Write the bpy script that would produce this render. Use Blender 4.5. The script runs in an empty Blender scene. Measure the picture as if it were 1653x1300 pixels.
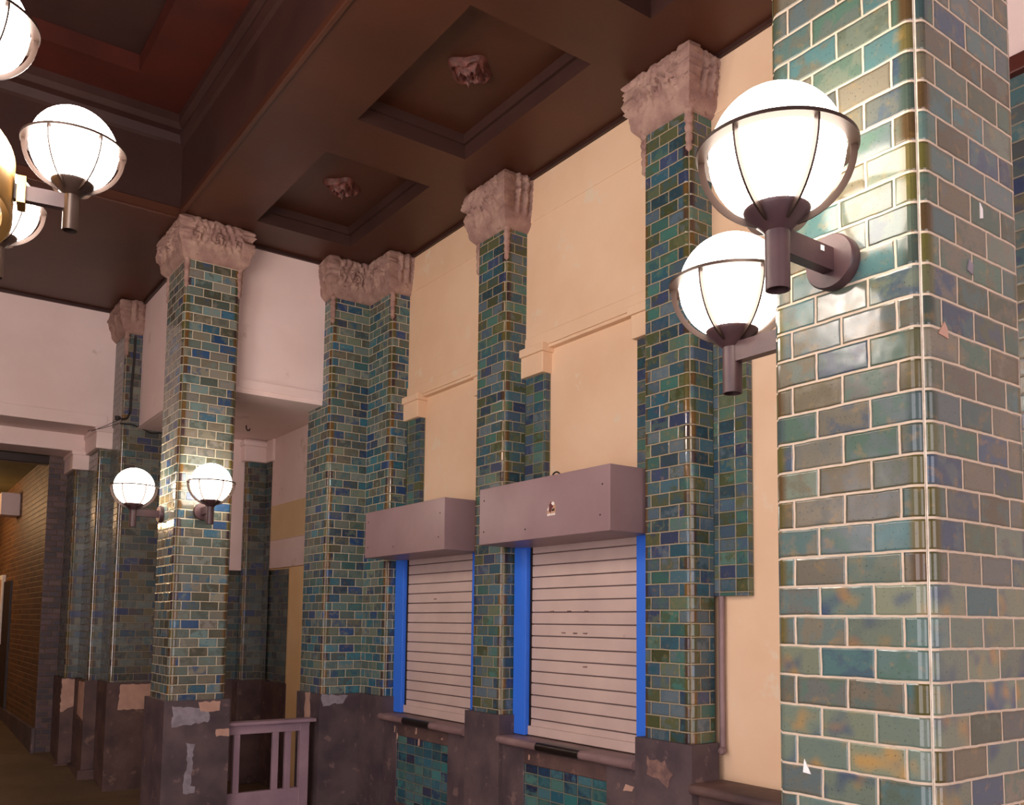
import bpy, math, random
from mathutils import Vector, Matrix, noise
random.seed(7)
PI = math.pi
scene = bpy.context.scene
col = scene.collection
EYE = 1.86            # camera height above the hall floor
CEIL = 5.39           # low soffit
LINT = 3.96           # lintel height
PL = 1.17             # top of the stone plinths

# ------------------------------------------------------------------ materials
class NT:
    def __init__(s, name):
        s.m = bpy.data.materials.new(name); s.m.use_nodes = True
        s.t = s.m.node_tree; s.t.nodes.clear()
        s.out = s.n('ShaderNodeOutputMaterial')
    def n(s, typ, **kw):
        nd = s.t.nodes.new(typ)
        for k, v in kw.items(): setattr(nd, k, v)
        return nd
    def l(s, a, b): s.t.links.new(a, b)
    def put(s, sock, v):
        if isinstance(v, bpy.types.NodeSocket): s.l(v, sock)
        else: sock.default_value = v
    def math(s, op, a, b=0.0, c=0.0, clamp=False):
        nd = s.n('ShaderNodeMath', operation=op); nd.use_clamp = clamp
        s.put(nd.inputs[0], a); s.put(nd.inputs[1], b); s.put(nd.inputs[2], c)
        return nd.outputs[0]
    def mix(s, f, a, b, blend='MIX'):
        nd = s.n('ShaderNodeMix', data_type='RGBA', blend_type=blend)
        s.put(nd.inputs['Factor'], f)
        A = [i for i in nd.inputs if i.name == 'A' and i.type == 'RGBA'][0]
        B = [i for i in nd.inputs if i.name == 'B' and i.type == 'RGBA'][0]
        s.put(A, a if isinstance(a, bpy.types.NodeSocket) else (*a[:3], 1)); s.put(B, b if isinstance(b, bpy.types.NodeSocket) else (*b[:3], 1))
        return [o for o in nd.outputs if o.type == 'RGBA'][0]
    def step(s, x, lo, hi):
        nd = s.n('ShaderNodeMapRange', interpolation_type='SMOOTHSTEP')
        s.put(nd.inputs[0], x); nd.inputs[1].default_value = lo; nd.inputs[2].default_value = hi
        return nd.outputs[0]
    def noise(s, vec, scale, detail=3, rough=.55):
        nd = s.n('ShaderNodeTexNoise'); nd.inputs['Scale'].default_value = scale
        nd.inputs['Detail'].default_value = detail; nd.inputs['Roughness'].default_value = rough
        if vec is not None: s.l(vec, nd.inputs['Vector'])
        return nd
    def ramp(s, f, stops, interp='LINEAR'):
        nd = s.n('ShaderNodeValToRGB'); cr = nd.color_ramp; cr.interpolation = interp
        while len(cr.elements) < len(stops): cr.elements.new(.5)
        for e, (p, c) in zip(cr.elements, stops): e.position = p; e.color = (*c[:3], 1)
        s.put(nd.inputs[0], f); return nd.outputs[0]
    def bsdf(s, color, rough=.5, metal=0.0, normal=None, spec=.5, emit=None, es=0, coat=0):
        b = s.n('ShaderNodeBsdfPrincipled')
        s.put(b.inputs['Base Color'], color if isinstance(color, bpy.types.NodeSocket) else (*color[:3], 1))
        s.put(b.inputs['Roughness'], rough); b.inputs['Metallic'].default_value = metal
        b.inputs['Specular IOR Level'].default_value = spec
        if coat: b.inputs['Coat Weight'].default_value = coat; b.inputs['Coat Roughness'].default_value = .06
        if normal is not None: s.l(normal, b.inputs['Normal'])
        if emit: b.inputs['Emission Color'].default_value = (*emit, 1); b.inputs['Emission Strength'].default_value = es
        s.l(b.outputs[0], s.out.inputs[0]); return s.m
    def bump(s, h, strength=.3, dist=.01):
        nd = s.n('ShaderNodeBump'); nd.inputs['Strength'].default_value = strength; nd.inputs['Distance'].default_value = dist
        s.l(h, nd.inputs['Height']); return nd.outputs[0]

def lin(r, g, b):
    f = lambda c: (c / 255 / 12.92) if c / 255 <= .04045 else ((c / 255 + .055) / 1.055) ** 2.4
    return (f(r), f(g), f(b))

def tile_mat(name, pal, edge, w=.158, h=.079, grout=(205, 190, 165), joint=.0032, seed=1.0, rough=.13, stack=False, ochre=.3, jitter=.4, bumps=.5, repl=0):
    t = NT(name)
    uv = t.n('ShaderNodeUVMap', uv_map='uv').outputs[0]
    ed = t.n('ShaderNodeUVMap', uv_map='edge').outputs[0]
    nz = t.noise(uv, 14, 2)
    d = t.n('ShaderNodeVectorMath', operation='SUBTRACT'); t.l(nz.outputs['Color'], d.inputs[0]); d.inputs[1].default_value = (.5, .5, .5)
    d2 = t.n('ShaderNodeVectorMath', operation='SCALE'); t.l(d.outputs[0], d2.inputs[0]); d2.inputs['Scale'].default_value = .006
    d3 = t.n('ShaderNodeVectorMath', operation='ADD'); t.l(uv, d3.inputs[0]); t.l(d2.outputs[0], d3.inputs[1])
    sp = t.n('ShaderNodeSeparateXYZ'); t.l(d3.outputs[0], sp.inputs[0])
    u, v = sp.outputs[0], sp.outputs[1]
    vr = t.math('DIVIDE', v, h); row = t.math('FLOOR', vr)
    par = t.math('FLOORED_MODULO', row, 2.0)
    uu = t.math('DIVIDE', u, w)
    if not stack: uu = t.math('ADD', uu, t.math('MULTIPLY', par, .5))
    colm = t.math('FLOOR', uu)
    fx = t.math('MULTIPLY', t.math('SUBTRACT', uu, colm), w)
    fy = t.math('MULTIPLY', t.math('SUBTRACT', vr, row), h)
    dx = t.math('MINIMUM', fx, t.math('SUBTRACT', w, fx)); dy = t.math('MINIMUM', fy, t.math('SUBTRACT', h, fy))
    dist = t.math('MINIMUM', dx, dy)
    mask = t.step(dist, joint * .75, joint * 1.15)
    cb = t.n('ShaderNodeCombineXYZ'); t.l(colm, cb.inputs[0]); t.l(row, cb.inputs[1]); cb.inputs[2].default_value = seed
    wn = t.n('ShaderNodeTexWhiteNoise', noise_dimensions='3D'); t.l(cb.outputs[0], wn.inputs['Vector'])
    cb2 = t.n('ShaderNodeCombineXYZ'); t.l(colm, cb2.inputs[0]); t.l(row, cb2.inputs[1]); cb2.inputs[2].default_value = seed + 5.3
    wn2 = t.n('ShaderNodeTexWhiteNoise', noise_dimensions='3D'); t.l(cb2.outputs[0], wn2.inputs['Vector'])
    N = len(pal)
    base = t.ramp(wn.outputs['Value'], [(i / N, lin(*c)) for i, c in enumerate(pal)], 'CONSTANT')
    sc = t.n('ShaderNodeSeparateColor'); t.l(wn2.outputs['Color'], sc.inputs[0])
    alt = t.ramp(sc.outputs[0], [(i / N, lin(*c)) for i, c in enumerate(pal)], 'CONSTANT')
    # glaze: each tile is clouded by a second colour
    ofs = t.n('ShaderNodeVectorMath', operation='SCALE'); t.l(wn2.outputs['Color'], ofs.inputs[0]); ofs.inputs['Scale'].default_value = 9.0
    av = t.n('ShaderNodeVectorMath', operation='ADD'); t.l(uv, av.inputs[0]); t.l(ofs.outputs[0], av.inputs[1])
    cl = t.noise(av.outputs[0], 16, 3)
    base = t.mix(t.math('MULTIPLY', t.step(cl.outputs['Fac'], .45, .62), .7), base, alt)
    if edge:
        se = t.n('ShaderNodeSeparateXYZ'); t.l(ed, se.inputs[0])
        M = len(edge)
        ec = t.ramp(sc.outputs[1], [(i / M, lin(*c)) for i, c in enumerate(edge)], 'CONSTANT')
        near = t.math('SUBTRACT', 1.0, t.step(se.outputs[0], .038, .062))
        base = t.mix(t.math('MULTIPLY', near, t.math('GREATER_THAN', sc.outputs[2], .3)), base, ec)
    pool = t.math('SUBTRACT', 1.0, t.step(dist, joint, joint + .011))
    base = t.mix(t.math('MULTIPLY', pool, t.math('MULTIPLY', wn.outputs['Value'], .6)), base, lin(74, 66, 40))
    cl2 = t.noise(av.outputs[0], 26, 4)
    base = t.mix(t.math('MULTIPLY', t.step(cl2.outputs['Fac'], .56, .72), ochre), base, lin(150, 118, 62))
    if repl:   # patch of later replacement tiles: pale glaze with blue and ochre clouds
        rp = t.math('MULTIPLY', t.math('LESS_THAN', row, float(repl)), t.math('GREATER_THAN', sc.outputs[2], .42))
        b1 = t.noise(av.outputs[0], 11, 1); av2 = t.n('ShaderNodeVectorMath', operation='ADD'); t.l(av.outputs[0], av2.inputs[0]); av2.inputs[1].default_value = (3.3, 7.1, 0)
        b2 = t.noise(av2.outputs[0], 12, 1)
        pale = t.mix(sc.outputs[1], lin(112, 118, 96), lin(92, 112, 104))
        pale = t.mix(t.math('MULTIPLY', t.step(b1.outputs['Fac'], .50, .80), .9), pale, lin(46, 66, 100))
        pale = t.mix(t.math('MULTIPLY', t.step(b2.outputs['Fac'], .52, .80), .85), pale, lin(160, 124, 66))
        base = t.mix(rp, base, pale)
    sp2 = t.noise(uv, 150, 2)
    base = t.mix(t.math('MULTIPLY', t.step(sp2.outputs['Fac'], .62, .70), .6), base, lin(45, 52, 48))
    br = t.math('ADD', 1 - jitter / 2, t.math('MULTIPLY', wn2.outputs['Value'], jitter))
    hs = t.n('ShaderNodeHueSaturation'); t.l(base, hs.inputs['Color']); t.l(br, hs.inputs['Value'])
    gn = t.noise(uv, 40, 2)
    gr = t.mix(gn.outputs['Fac'], lin(*[c * .8 for c in grout]), lin(*grout))
    colr = t.mix(mask, gr, hs.outputs[0])
    wav = t.noise(uv, 9, 2)
    hgt = t.math('ADD', t.step(dist, joint * .6, joint * 2.6), t.math('MULTIPLY', wav.outputs['Fac'], .55))
    ro = t.math('ADD', t.math('MULTIPLY', mask, rough - .75), .75)
    ro = t.math('ADD', ro, t.math('MULTIPLY', t.math('SUBTRACT', cl2.outputs['Fac'], .5), .2))
    return t.bsdf(colr, ro, normal=t.bump(hgt, bumps, .004), spec=.5)

def rough_mat(name, c1, c2, scale=4, rough=.7, bump=.15, bscale=40, spots=None, thr=.58, spec=.35, detail=5):
    t = NT(name)
    co = t.n('ShaderNodeTexCoord').outputs['Object']
    n1 = t.noise(co, scale, detail); n2 = t.noise(co, bscale, 4)
    c = t.mix(t.step(n1.outputs['Fac'], .3, .7), lin(*c1), lin(*c2))
    if spots:
        n3 = t.noise(co, scale * 2.3, 5, .62)
        c = t.mix(t.math('MULTIPLY', t.step(n3.outputs['Fac'], thr, thr + .07), .75), c, lin(*spots))
    h = t.math('ADD', n2.outputs['Fac'], n1.outputs['Fac'])
    return t.bsdf(c, rough, normal=t.bump(h, bump, .01), spec=spec)

def flat(name, c, rough=.5, metal=0, spec=.5):
    return NT(name).bsdf(lin(*c), rough, metal, spec=spec)

def emit(name, c, s):
    t = NT(name)
    e = t.n('ShaderNodeEmission'); e.inputs[0].default_value = (*c, 1); e.inputs[1].default_value = s
    t.l(e.outputs[0], t.out.inputs[0]); return t.m

SAGE = [(99, 110, 96), (82, 106, 101), (72, 104, 104), (101, 99, 86), (87, 101, 101), (61, 79, 96), (79, 89, 73), (110, 106, 92), (72, 99, 86), (89, 94, 89), (77, 101, 99), (94, 89, 72)]
SAGE_E = [(82, 80, 41), (61, 75, 67), (89, 82, 49), (70, 84, 72), (82, 65, 41), (60, 79, 79), (86, 89, 63)]
TEAL = [(64, 94, 103), (78, 107, 96), (49, 85, 98), (56, 67, 94), (85, 91, 64), (94, 105, 82), (67, 87, 105), (64, 105, 96), (89, 103, 109), (69, 76, 49), (49, 71, 80), (78, 96, 107)]
TEAL_E = [(98, 70, 34), (86, 80, 42), (74, 56, 40), (104, 76, 34), (64, 70, 46), (58, 42, 44), (80, 76, 54)]
BLUE = [(77, 105, 101), (99, 116, 108), (43, 88, 112), (112, 120, 112), (45, 71, 112), (62, 99, 99), (90, 90, 77), (105, 116, 99), (56, 108, 120), (69, 82, 82), (95, 108, 103), (51, 66, 86)]
GREY = [(110, 118, 112), (92, 106, 98), (122, 120, 106), (78, 90, 84), (100, 124, 122), (114, 108, 94), (96, 100, 92), (46, 76, 112), (104, 116, 108), (76, 78, 66), (120, 118, 112), (60, 100, 120)]
DARK = [(75, 85, 85), (67, 93, 96), (57, 67, 96), (96, 91, 72), (91, 101, 98), (62, 67, 65), (80, 75, 78), (104, 109, 101)]

MT = dict(
 sage=tile_mat('glazed_tile_sage', SAGE, SAGE_E, seed=1, grout=(215, 196, 172), ochre=.3, rough=.15, repl=25),
 teal=tile_mat('glazed_tile_teal', TEAL, TEAL_E, seed=2, grout=(172, 158, 130), joint=.0033),
 blue=tile_mat('glazed_tile_blue', BLUE, TEAL_E, seed=3, grout=(198, 186, 160), joint=.0036),
 grey=tile_mat('glazed_tile_grey', GREY, TEAL_E, seed=4, grout=(205, 194, 168), joint=.0036, ochre=.15),
 dark=tile_mat('glazed_tile_dark', DARK, TEAL_E, seed=5, grout=(140, 128, 110), joint=.0032, bumps=.12, rough=.22),
 square=tile_mat('glazed_tile_square', [(40, 88, 104), (34, 58, 84), (52, 112, 112), (46, 84, 90), (72, 110, 104), (36, 46, 72), (62, 100, 108)], None, w=.147, h=.079, seed=6, stack=True, grout=(120, 122, 108), ochre=.12, joint=.003),
 half=tile_mat('glazed_tile_square_strip', TEAL, TEAL_E, w=.125, h=.079, seed=7, stack=True, grout=(140, 132, 108)),
 brick=tile_mat('brown_brick', [(112, 74, 44), (96, 62, 40), (122, 84, 50), (86, 56, 40), (104, 72, 48)], None, w=.22, h=.068, seed=8, grout=(150, 118, 84), rough=.55, joint=.004, ochre=.1),
 pbrick=tile_mat('purple_brick', [(72, 54, 58), (84, 60, 62), (62, 48, 54), (92, 70, 68), (58, 48, 60)], None, w=.13, h=.068, seed=9, grout=(112, 88, 74), rough=.5, joint=.004, ochre=.05),
 grout2=rough_mat('darker_joint_mortar', (158, 146, 120), (130, 118, 94), 20, .85),
 grout=rough_mat('joint_mortar', (225, 216, 198), (190, 178, 158), 20, .8),
 plaster=rough_mat('cream_plaster', (228, 197, 164), (220, 185, 150), 1.3, .6, .12, 14, (222, 205, 180), .6),
 beige=rough_mat('beige_paint', (222, 196, 152), (214, 186, 142), 2, .6, .1, 16),
 scuff=rough_mat('scuffed_stone', (140, 108, 98), (104, 80, 76), 16, .7, .3, 50),
 pplaster=rough_mat('pale_pink_plaster', (236, 214, 208), (226, 202, 194), 1.1, .6, .12, 14, (206, 182, 168), .63),
 ochrepl=rough_mat('ochre_plaster', (242, 208, 156), (236, 198, 142), 2, .6, .1, 16),
 stone=rough_mat('dark_plinth_stone', (98, 82, 82), (70, 58, 64), 3.2, .55, .25, 30, (128, 104, 100), .6),
 stone2=rough_mat('brown_plinth_stone', (104, 80, 74), (70, 54, 54), 3.4, .6, .25, 30, (126, 98, 86), .6),
 patch=rough_mat('pink_filler', (196, 158, 138), (176, 140, 124), 6, .75, .3, 50),
 gpatch=rough_mat('grey_filler', (150, 142, 150), (126, 118, 126), 14, .8, .4, 60),
 capst=rough_mat('carved_stone', (168, 138, 124), (140, 108, 100), 9, .75, .5, 70, (120, 84, 74), .6),
 wood=rough_mat('dark_brown_ceiling_wood', (76, 41, 26), (62, 33, 21), .9, .42, .08, 30, spec=.4),
 woodr=rough_mat('red_brown_ceiling_wood', (82, 33, 23), (62, 26, 19), 1.2, .45, .08, 30),
 woodd=rough_mat('dark_ceiling_moulding', (62, 39, 34), (50, 30, 27), 1.5, .45, .08, 30),
 rose=rough_mat('dark_red_rosette', (112, 64, 56), (70, 36, 32), 22, .5, .4, 60),
 shut=rough_mat('shutter_paint', (204, 181, 170), (192, 169, 160), 2.5, .42, .05, 30, (160, 134, 130), .66),
 box=rough_mat('mauve_metal_paint', (152, 126, 128), (138, 112, 114), 1.6, .36, .04, 40),
 rail=rough_mat('mauve_wood_paint', (160, 134, 144), (140, 116, 128), 3, .5, .12, 40),
 sill=rough_mat('sill_paint', (140, 114, 112), (120, 96, 96), 5, .45, .15, 40),
 groove=flat('shaded_grimy_joint', (104, 80, 82), .6),  # dark brown paints in the gap shadow, with dirt, between slats
 bluep=flat('blue_paint', (50, 116, 232), .45),
 lampm=rough_mat('lamp_metal', (74, 52, 54), (62, 43, 47), 12, .4, .05, 60, spec=.5),
 post=flat('post_metal', (60, 46, 40), .4, .4),
 gold=flat('brass', (196, 158, 92), .35, .85),
 steel=flat('dark_steel', (52, 44, 42), .3, .7),
 wire=flat('black_wire', (34, 28, 26), .6),
 floor=rough_mat('floor_screed', (112, 92, 70), (92, 74, 56), 1.4, .7, .2, 30),
 white=flat('white_paper', (236, 232, 230), .6),
 maroon=flat('maroon_print', (92, 36, 44), .5),
 tan=flat('tan_print', (190, 150, 120), .5),
 void=flat('dark_door_paint', (44, 30, 26), .5),
 greencl=rough_mat('greenish_plaster', (150, 142, 96), (130, 122, 82), 1.5, .7, .1, 20),
)
LAMP = (1.0, .84, .70)
MT['globe'] = emit('glowing_opal_glass', LAMP, 8.5)
MT['globec'] = emit('bright_opal_glass', (1.0, .86, .76), 22.0)
MT['diff'] = emit('glowing_diffuser', (1.0, .80, .56), .4)
MT['diffw'] = emit('glowing_bulb_cover', LAMP, 6.0)

# ------------------------------------------------------------------ mesh builder
class MB:
    def __init__(s): s.v = []; s.f = []; s.uv = []; s.ed = []; s.mi = []; s.mats = []
    def m(s, mat):
        mat = MT[mat] if isinstance(mat, str) else mat
        if mat not in s.mats: s.mats.append(mat)
        return s.mats.index(mat)
    def face(s, pts, mat, uv=None, ed=None):
        i = len(s.v); s.v += [tuple(p) for p in pts]; s.f.append(list(range(i, i + len(pts))))
        s.uv.append(uv or [(0, 0)] * len(pts)); s.ed.append(ed or [1.0] * len(pts)); s.mi.append(s.m(mat))
    def box(s, x0, x1, y0, y1, z0, z1, mat):
        k = s.m(mat); i = len(s.v)
        s.v += [(x, y, z) for x in (x0, x1) for y in (y0, y1) for z in (z0, z1)]
        F = [(0, 1, 3, 2), (4, 6, 7, 5), (0, 4, 5, 1), (2, 3, 7, 6), (0, 2, 6, 4), (1, 5, 7, 3)]
        for f in F:
            s.f.append([i + a for a in f]); s.mi.append(k); s.ed.append([1.0] * 4)
            q = []
            for a in f:
                p = s.v[i + a]
                q.append((p[1] if f in (F[0], F[1]) else p[0], p[2] if f not in (F[4], F[5]) else p[1]))
            s.uv.append(q)
    def grid(s, rows, mat, closed=False):
        k = s.m(mat); i = len(s.v); n = len(rows[0])
        for r in rows: s.v += [tuple(p) for p in r]
        for a in range(len(rows) - 1):
            for b in range(n if closed else n - 1):
                c = (b + 1) % n
                s.f.append([i + a * n + b, i + a * n + c, i + (a + 1) * n + c, i + (a + 1) * n + b])
                s.mi.append(k); s.uv.append([(0, 0)] * 4); s.ed.append([1.0] * 4)
    def cap(s, pts, mat): s.face(pts, mat)
    def lathe(s, prof, c, mat, seg=32, axis='Z'):
        rows = []
        for r, z in prof:
            row = []
            for j in range(seg):
                a = 2 * PI * j / seg; p = (r * math.cos(a), r * math.sin(a), z)
                if axis == 'X': p = (p[2], p[0], p[1])
                if axis == 'Y': p = (p[1], p[2], p[0])
                row.append((c[0] + p[0], c[1] + p[1], c[2] + p[2]))
            rows.append(row)
        s.grid(rows, mat, True)
    def tube(s, path, r, mat, seg=8):
        rows = []; P = [Vector(p) for p in path]
        for i, p in enumerate(P):
            d = (P[min(i + 1, len(P) - 1)] - P[max(i - 1, 0)]).normalized()
            a = d.orthogonal().normalized() if abs(d.z) > .95 else d.cross(Vector((0, 0, 1))).normalized()
            b = d.cross(a)
            rows.append([p + a * r * math.cos(2 * PI * j / seg) + b * r * math.sin(2 * PI * j / seg) for j in range(seg)])
        s.grid(rows, mat, True); s.face(rows[0][::-1], mat); s.face(rows[-1], mat)
    def prism(s, poly, z0, z1, mat):
        n = len(poly)
        for i in range(n):
            a, b = poly[i], poly[(i + 1) % n]
            L = math.dist(a, b)
            s.face([(*a, z0), (*b, z0), (*b, z1), (*a, z1)], mat, [(0, z0), (L, z0), (L, z1), (0, z1)])
        s.face([(*p, z1) for p in poly], mat); s.face([(*p, z0) for p in poly][::-1], mat)
    def build(s, name, parent=None, smooth=0, bevel=0, loc=None, kind=None):
        me = bpy.data.meshes.new(name)
        off = Vector(parent_world(parent)) if parent else Vector((0, 0, 0))
        if loc is not None and parent is None: off = Vector(loc)
        me.from_pydata([Vector(p) - off for p in s.v], [], s.f)
        for m in s.mats: me.materials.append(m)
        for p, k in zip(me.polygons, s.mi): p.material_index = k
        u = me.uv_layers.new(name='uv'); e = me.uv_layers.new(name='edge')
        i = 0
        for q, d in zip(s.uv, s.ed):
            for a, b in zip(q, d): u.data[i].uv = a; e.data[i].uv = (b, 0); i += 1
        o = bpy.data.objects.new(name, me); col.objects.link(o)
        if parent: o.parent = parent
        elif loc is not None: o.location = loc
        if smooth:
            me.shade_smooth() if hasattr(me, 'shade_smooth') else None
            if smooth < 180: me.set_sharp_from_angle(angle=math.radians(smooth))
        if bevel:
            b = o.modifiers.new('bevel', 'BEVEL'); b.width = bevel; b.segments = 2; b.limit_method = 'ANGLE'
        if kind: o['kind'] = kind
        return o

def parent_world(o):
    p = Vector((0, 0, 0))
    while o: p += o.location; o = o.parent
    return p

def thing(name, label, cat, loc, group=None):
    o = bpy.data.objects.new(name, None); col.objects.link(o); o.location = loc
    o.empty_display_size = .1
    o['label'] = label; o['category'] = cat
    if group: o['group'] = group
    return o
def tag(o, label, cat, group=None):
    o['label'] = label; o['category'] = cat
    if group: o['group'] = group
    return o

# tiled shaft: outline walked so that its outside is on the right of travel
def tiled(mb, pts, z0, z1, mat, closed=False, bull=None, r=.021, q=.0175, w=.158, vofs=0.0):
    n = len(pts); V = [Vector(p) for p in pts]
    bull = bull if bull is not None else [True] * n
    nf = n if closed else n - 1
    for i in range(nf):
        a, b = V[i], V[(i + 1) % n]; d = (b - a).normalized(); L = (b - a).length; nn = Vector((d.y, -d.x))
        ba, bb = bull[i], bull[(i + 1) % n]
        if not closed: ba = ba and i > 0; bb = bb and i < nf - 1
        P = []; U = []; G = []
        cut = r + q
        K = [0, 25, 45, 60, 70, 80]
        if ba:
            ce = a + d * cut - nn * r
            for t in reversed(K[1:]):
                t = math.radians(t); P.append(ce + r * (nn * math.cos(t) - d * math.sin(t))); U.append(cut - r * math.sin(t) * .95 - .0)
            P.append(a + d * cut); U.append(cut)
        else: P.append(a); U.append(0)
        if bb:
            ce = b - d * cut - nn * r
            P.append(b - d * cut); U.append(L - cut)
            for t in K[1:]:
                t = math.radians(t); P.append(ce + r * (nn * math.cos(t) + d * math.sin(t))); U.append(L - cut + r * math.sin(t) * .95)
        else: P.append(b); U.append(L)
        base = w * 20 * (i + 1)
        def edge(u):
            e = 1.0
            if ba: e = min(e, u)
            if bb: e = min(e, L - u)
            return e
        for j in range(len(P) - 1):
            g = (ba and j == 0) or (bb and j == len(P) - 2)
            p0, p1 = P[j], P[j + 1]; u0, u1 = U[j], U[j + 1]
            if j == 5 * ba and not g:   # long flat: cut so the edge distance stays exact
                um = (u0 + u1) / 2; pm = (p0 + p1) / 2
                quads = [(p0, pm, u0, um), (pm, p1, um, u1)]
            else: quads = [(p0, p1, u0, u1)]
            for (x0, x1, s0, s1) in quads:
                mb.face([(x0.x, x0.y, z0), (x1.x, x1.y, z0), (x1.x, x1.y, z1), (x0.x, x0.y, z1)], ('grout' if mat == 'sage' else 'grout2') if g else mat,
                        [(base + s0, z0 + vofs), (base + s1, z0 + vofs), (base + s1, z1 + vofs), (base + s0, z1 + vofs)], [edge(s0), edge(s1), edge(s1), edge(s0)])

# carved capital wrapped around an outline
def capital(mb, pts, z0, z1, closed=False, mat='capst', seed=0, full=.085):
    n = len(pts); V = [Vector(p) for p in pts]; nf = n if closed else n - 1
    S = []  # (point, miter, s, L, corner)
    def nrm(i):
        d = (V[(i + 1) % n] - V[i % n]).normalized(); return Vector((d.y, -d.x))
    for i in range(nf):
        a, b = V[i], V[(i + 1) % n]; L = (b - a).length; k = max(3, int(L / .011)); N1 = nrm(i)
        prevc = closed or i > 0
        for j in range(k):
            if j == 0 and prevc:
                N0 = nrm((i - 1) % n); S.append((a, (N0 + N1) if abs(N0.dot(N1)) < .5 else N1, 0, L, 1))
            else: S.append((a + (b - a) * j / k, N1, L * j / k, L, 0))
    if not closed: S.append((V[-1], nrm(nf - 1), (V[-1] - V[-2]).length, (V[-1] - V[-2]).length, 0))
    H = z1 - z0; T = 30; rows = []
    for a in range(T + 1):
        t = a / T; row = []
        for idx, (p, N, s, L, c) in enumerate(S):
            if t < .16: o = .008 + .046 * math.sin(PI / 2 * t / .16)
            elif t < .85: o = .054 + (full - .06) * (t - .16) / .69
            else: o = .054 + (full - .06) - .022 * ((t - .85) / .15) ** 2
            x = s - L / 2; zz = (t - .52) * H
            d = math.hypot(x, zz); ang = math.atan2(zz, x)
            env = math.sin(PI * min(1, max(0, (t - .24) / .80))) ** .5 if t > .24 else 0
            rel = 0
            if L > .25:
                R_ = .085
                if d < R_: rel += .044 * (1 - d / R_) ** .4 * (.6 + .4 * math.cos(d * 190 + ang * 2)) 
                # side scrolls
                for sx in (-1, 1):
                    d2 = math.hypot(x - sx * (L / 2 - .055), zz * .8); a2 = math.atan2(zz, x - sx * (L / 2 - .055))
                    rel += .034 * math.exp(-(d2 / .06) ** 2) * (.6 + .4 * math.cos(d2 * 170 - sx * a2 * 2))
                rel += env * .008 * math.sin(abs(x) * 95 + t * 14 + seed)
            else:
                rel += env * .016 * math.sin(s * 88 + seed)
            q = Vector((p.x * 26 + seed, p.y * 26, (z0 + t * H) * 26))
            rel += env * .016 * noise.noise(q) + env * .018 * noise.noise(q * 2.2)
            ce = min(s, L - s)
            rel += env * .012 * math.exp(-(ce / .03) ** 2)
            o = max(.004, o + rel * (1.0 if t < .9 else (1 - t) / .1 * .7 + .3))
            z = z0 + t * H
            if t > .7: z += (t - .7) / .3 * (.022 * noise.noise(Vector((p.x * 17, p.y * 17, seed + 5))) + .010 * abs(math.sin(s * 60)))  - (t - .7) / .3 * .012
            if a == T: o *= .55
            row.append((p.x + N.x * o, p.y + N.y * o, min(z, CEIL + .012)))
        rows.append(row)
    rows.insert(0, [(p.x - N.x * .01, p.y - N.y * .01, z0 - .004) for p, N, *_ in S])
    rows.append([(p.x, p.y, z1 - .004) for p, N, *_ in S])
    mb.grid(rows, mat, closed)

def drop(mb, x, y, z1, L, seed=0, r=.030):
    rows = []; K = 44; G = 14
    for a in range(K + 1):
        t = a / K; z = z1 - L * t
        rr = r * (1 - .35 * t) * (.74 + .26 * abs(math.cos(t * PI * 4.5)))
        if t > .93: rr *= (1 - t) / .07 * .9 + .1
        rows.append([(x + (rr * (1 + .22 * noise.noise(Vector((j * 1.7, t * 18, seed))))) * math.cos(2 * PI * j / G), y + rr * math.sin(2 * PI * j / G) * (1 + .22 * noise.noise(Vector((j * 1.3 + 9, t * 18, seed)))), z) for j in range(G)])
    mb.grid(rows, 'capst', True); mb.face(rows[-1], 'capst')

def blob_patch(parent, name, mat, o, ex, ez, nrm, pts, th=.003, jit=.006, seed=0):
    """irregular thin slab of filler: pts in (a along ex, b along ez) metres"""
    rnd = random.Random(seed); out = []
    for i in range(len(pts)):
        a, b = Vector(pts[i]), Vector(pts[(i + 1) % len(pts)])
        k = max(1, int((b - a).length / .03))
        for j in range(k): out.append(a + (b - a) * j / k + Vector((rnd.uniform(-jit, jit), rnd.uniform(-jit, jit))))
    o = Vector(o); ex = Vector(ex); ez = Vector(ez); n = Vector(nrm)
    mb = MB()
    f = [o + ex * p.x + ez * p.y + n * th for p in out]; g = [o + ex * p.x + ez * p.y - n * .004 for p in out]
    mb.face(f, mat)
    for i in range(len(f)):
        j = (i + 1) % len(f); mb.face([g[i], g[j], f[j], f[i]], mat)
    return mb.build(name, parent)

# ------------------------------------------------------------------ setting
def struct(name, mb, **k): return mb.build(name, kind='structure', **k)
XW = 4.08   # upper right wall
YW = 8.18   # upper back wall
# floor with the ramp of the passage
m = MB()
prof = [(-5.0, 0), (10.3, 0), (12.1, .27), (14.7, .38), (22.0, .55)]
for (y0, z0), (y1, z1) in zip(prof, prof[1:]):
    m.face([(-4, y0, z0), (5.2, y0, z0), (5.2, y1, z1), (-4, y1, z1)], 'floor')
struct('floor', m)

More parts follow.
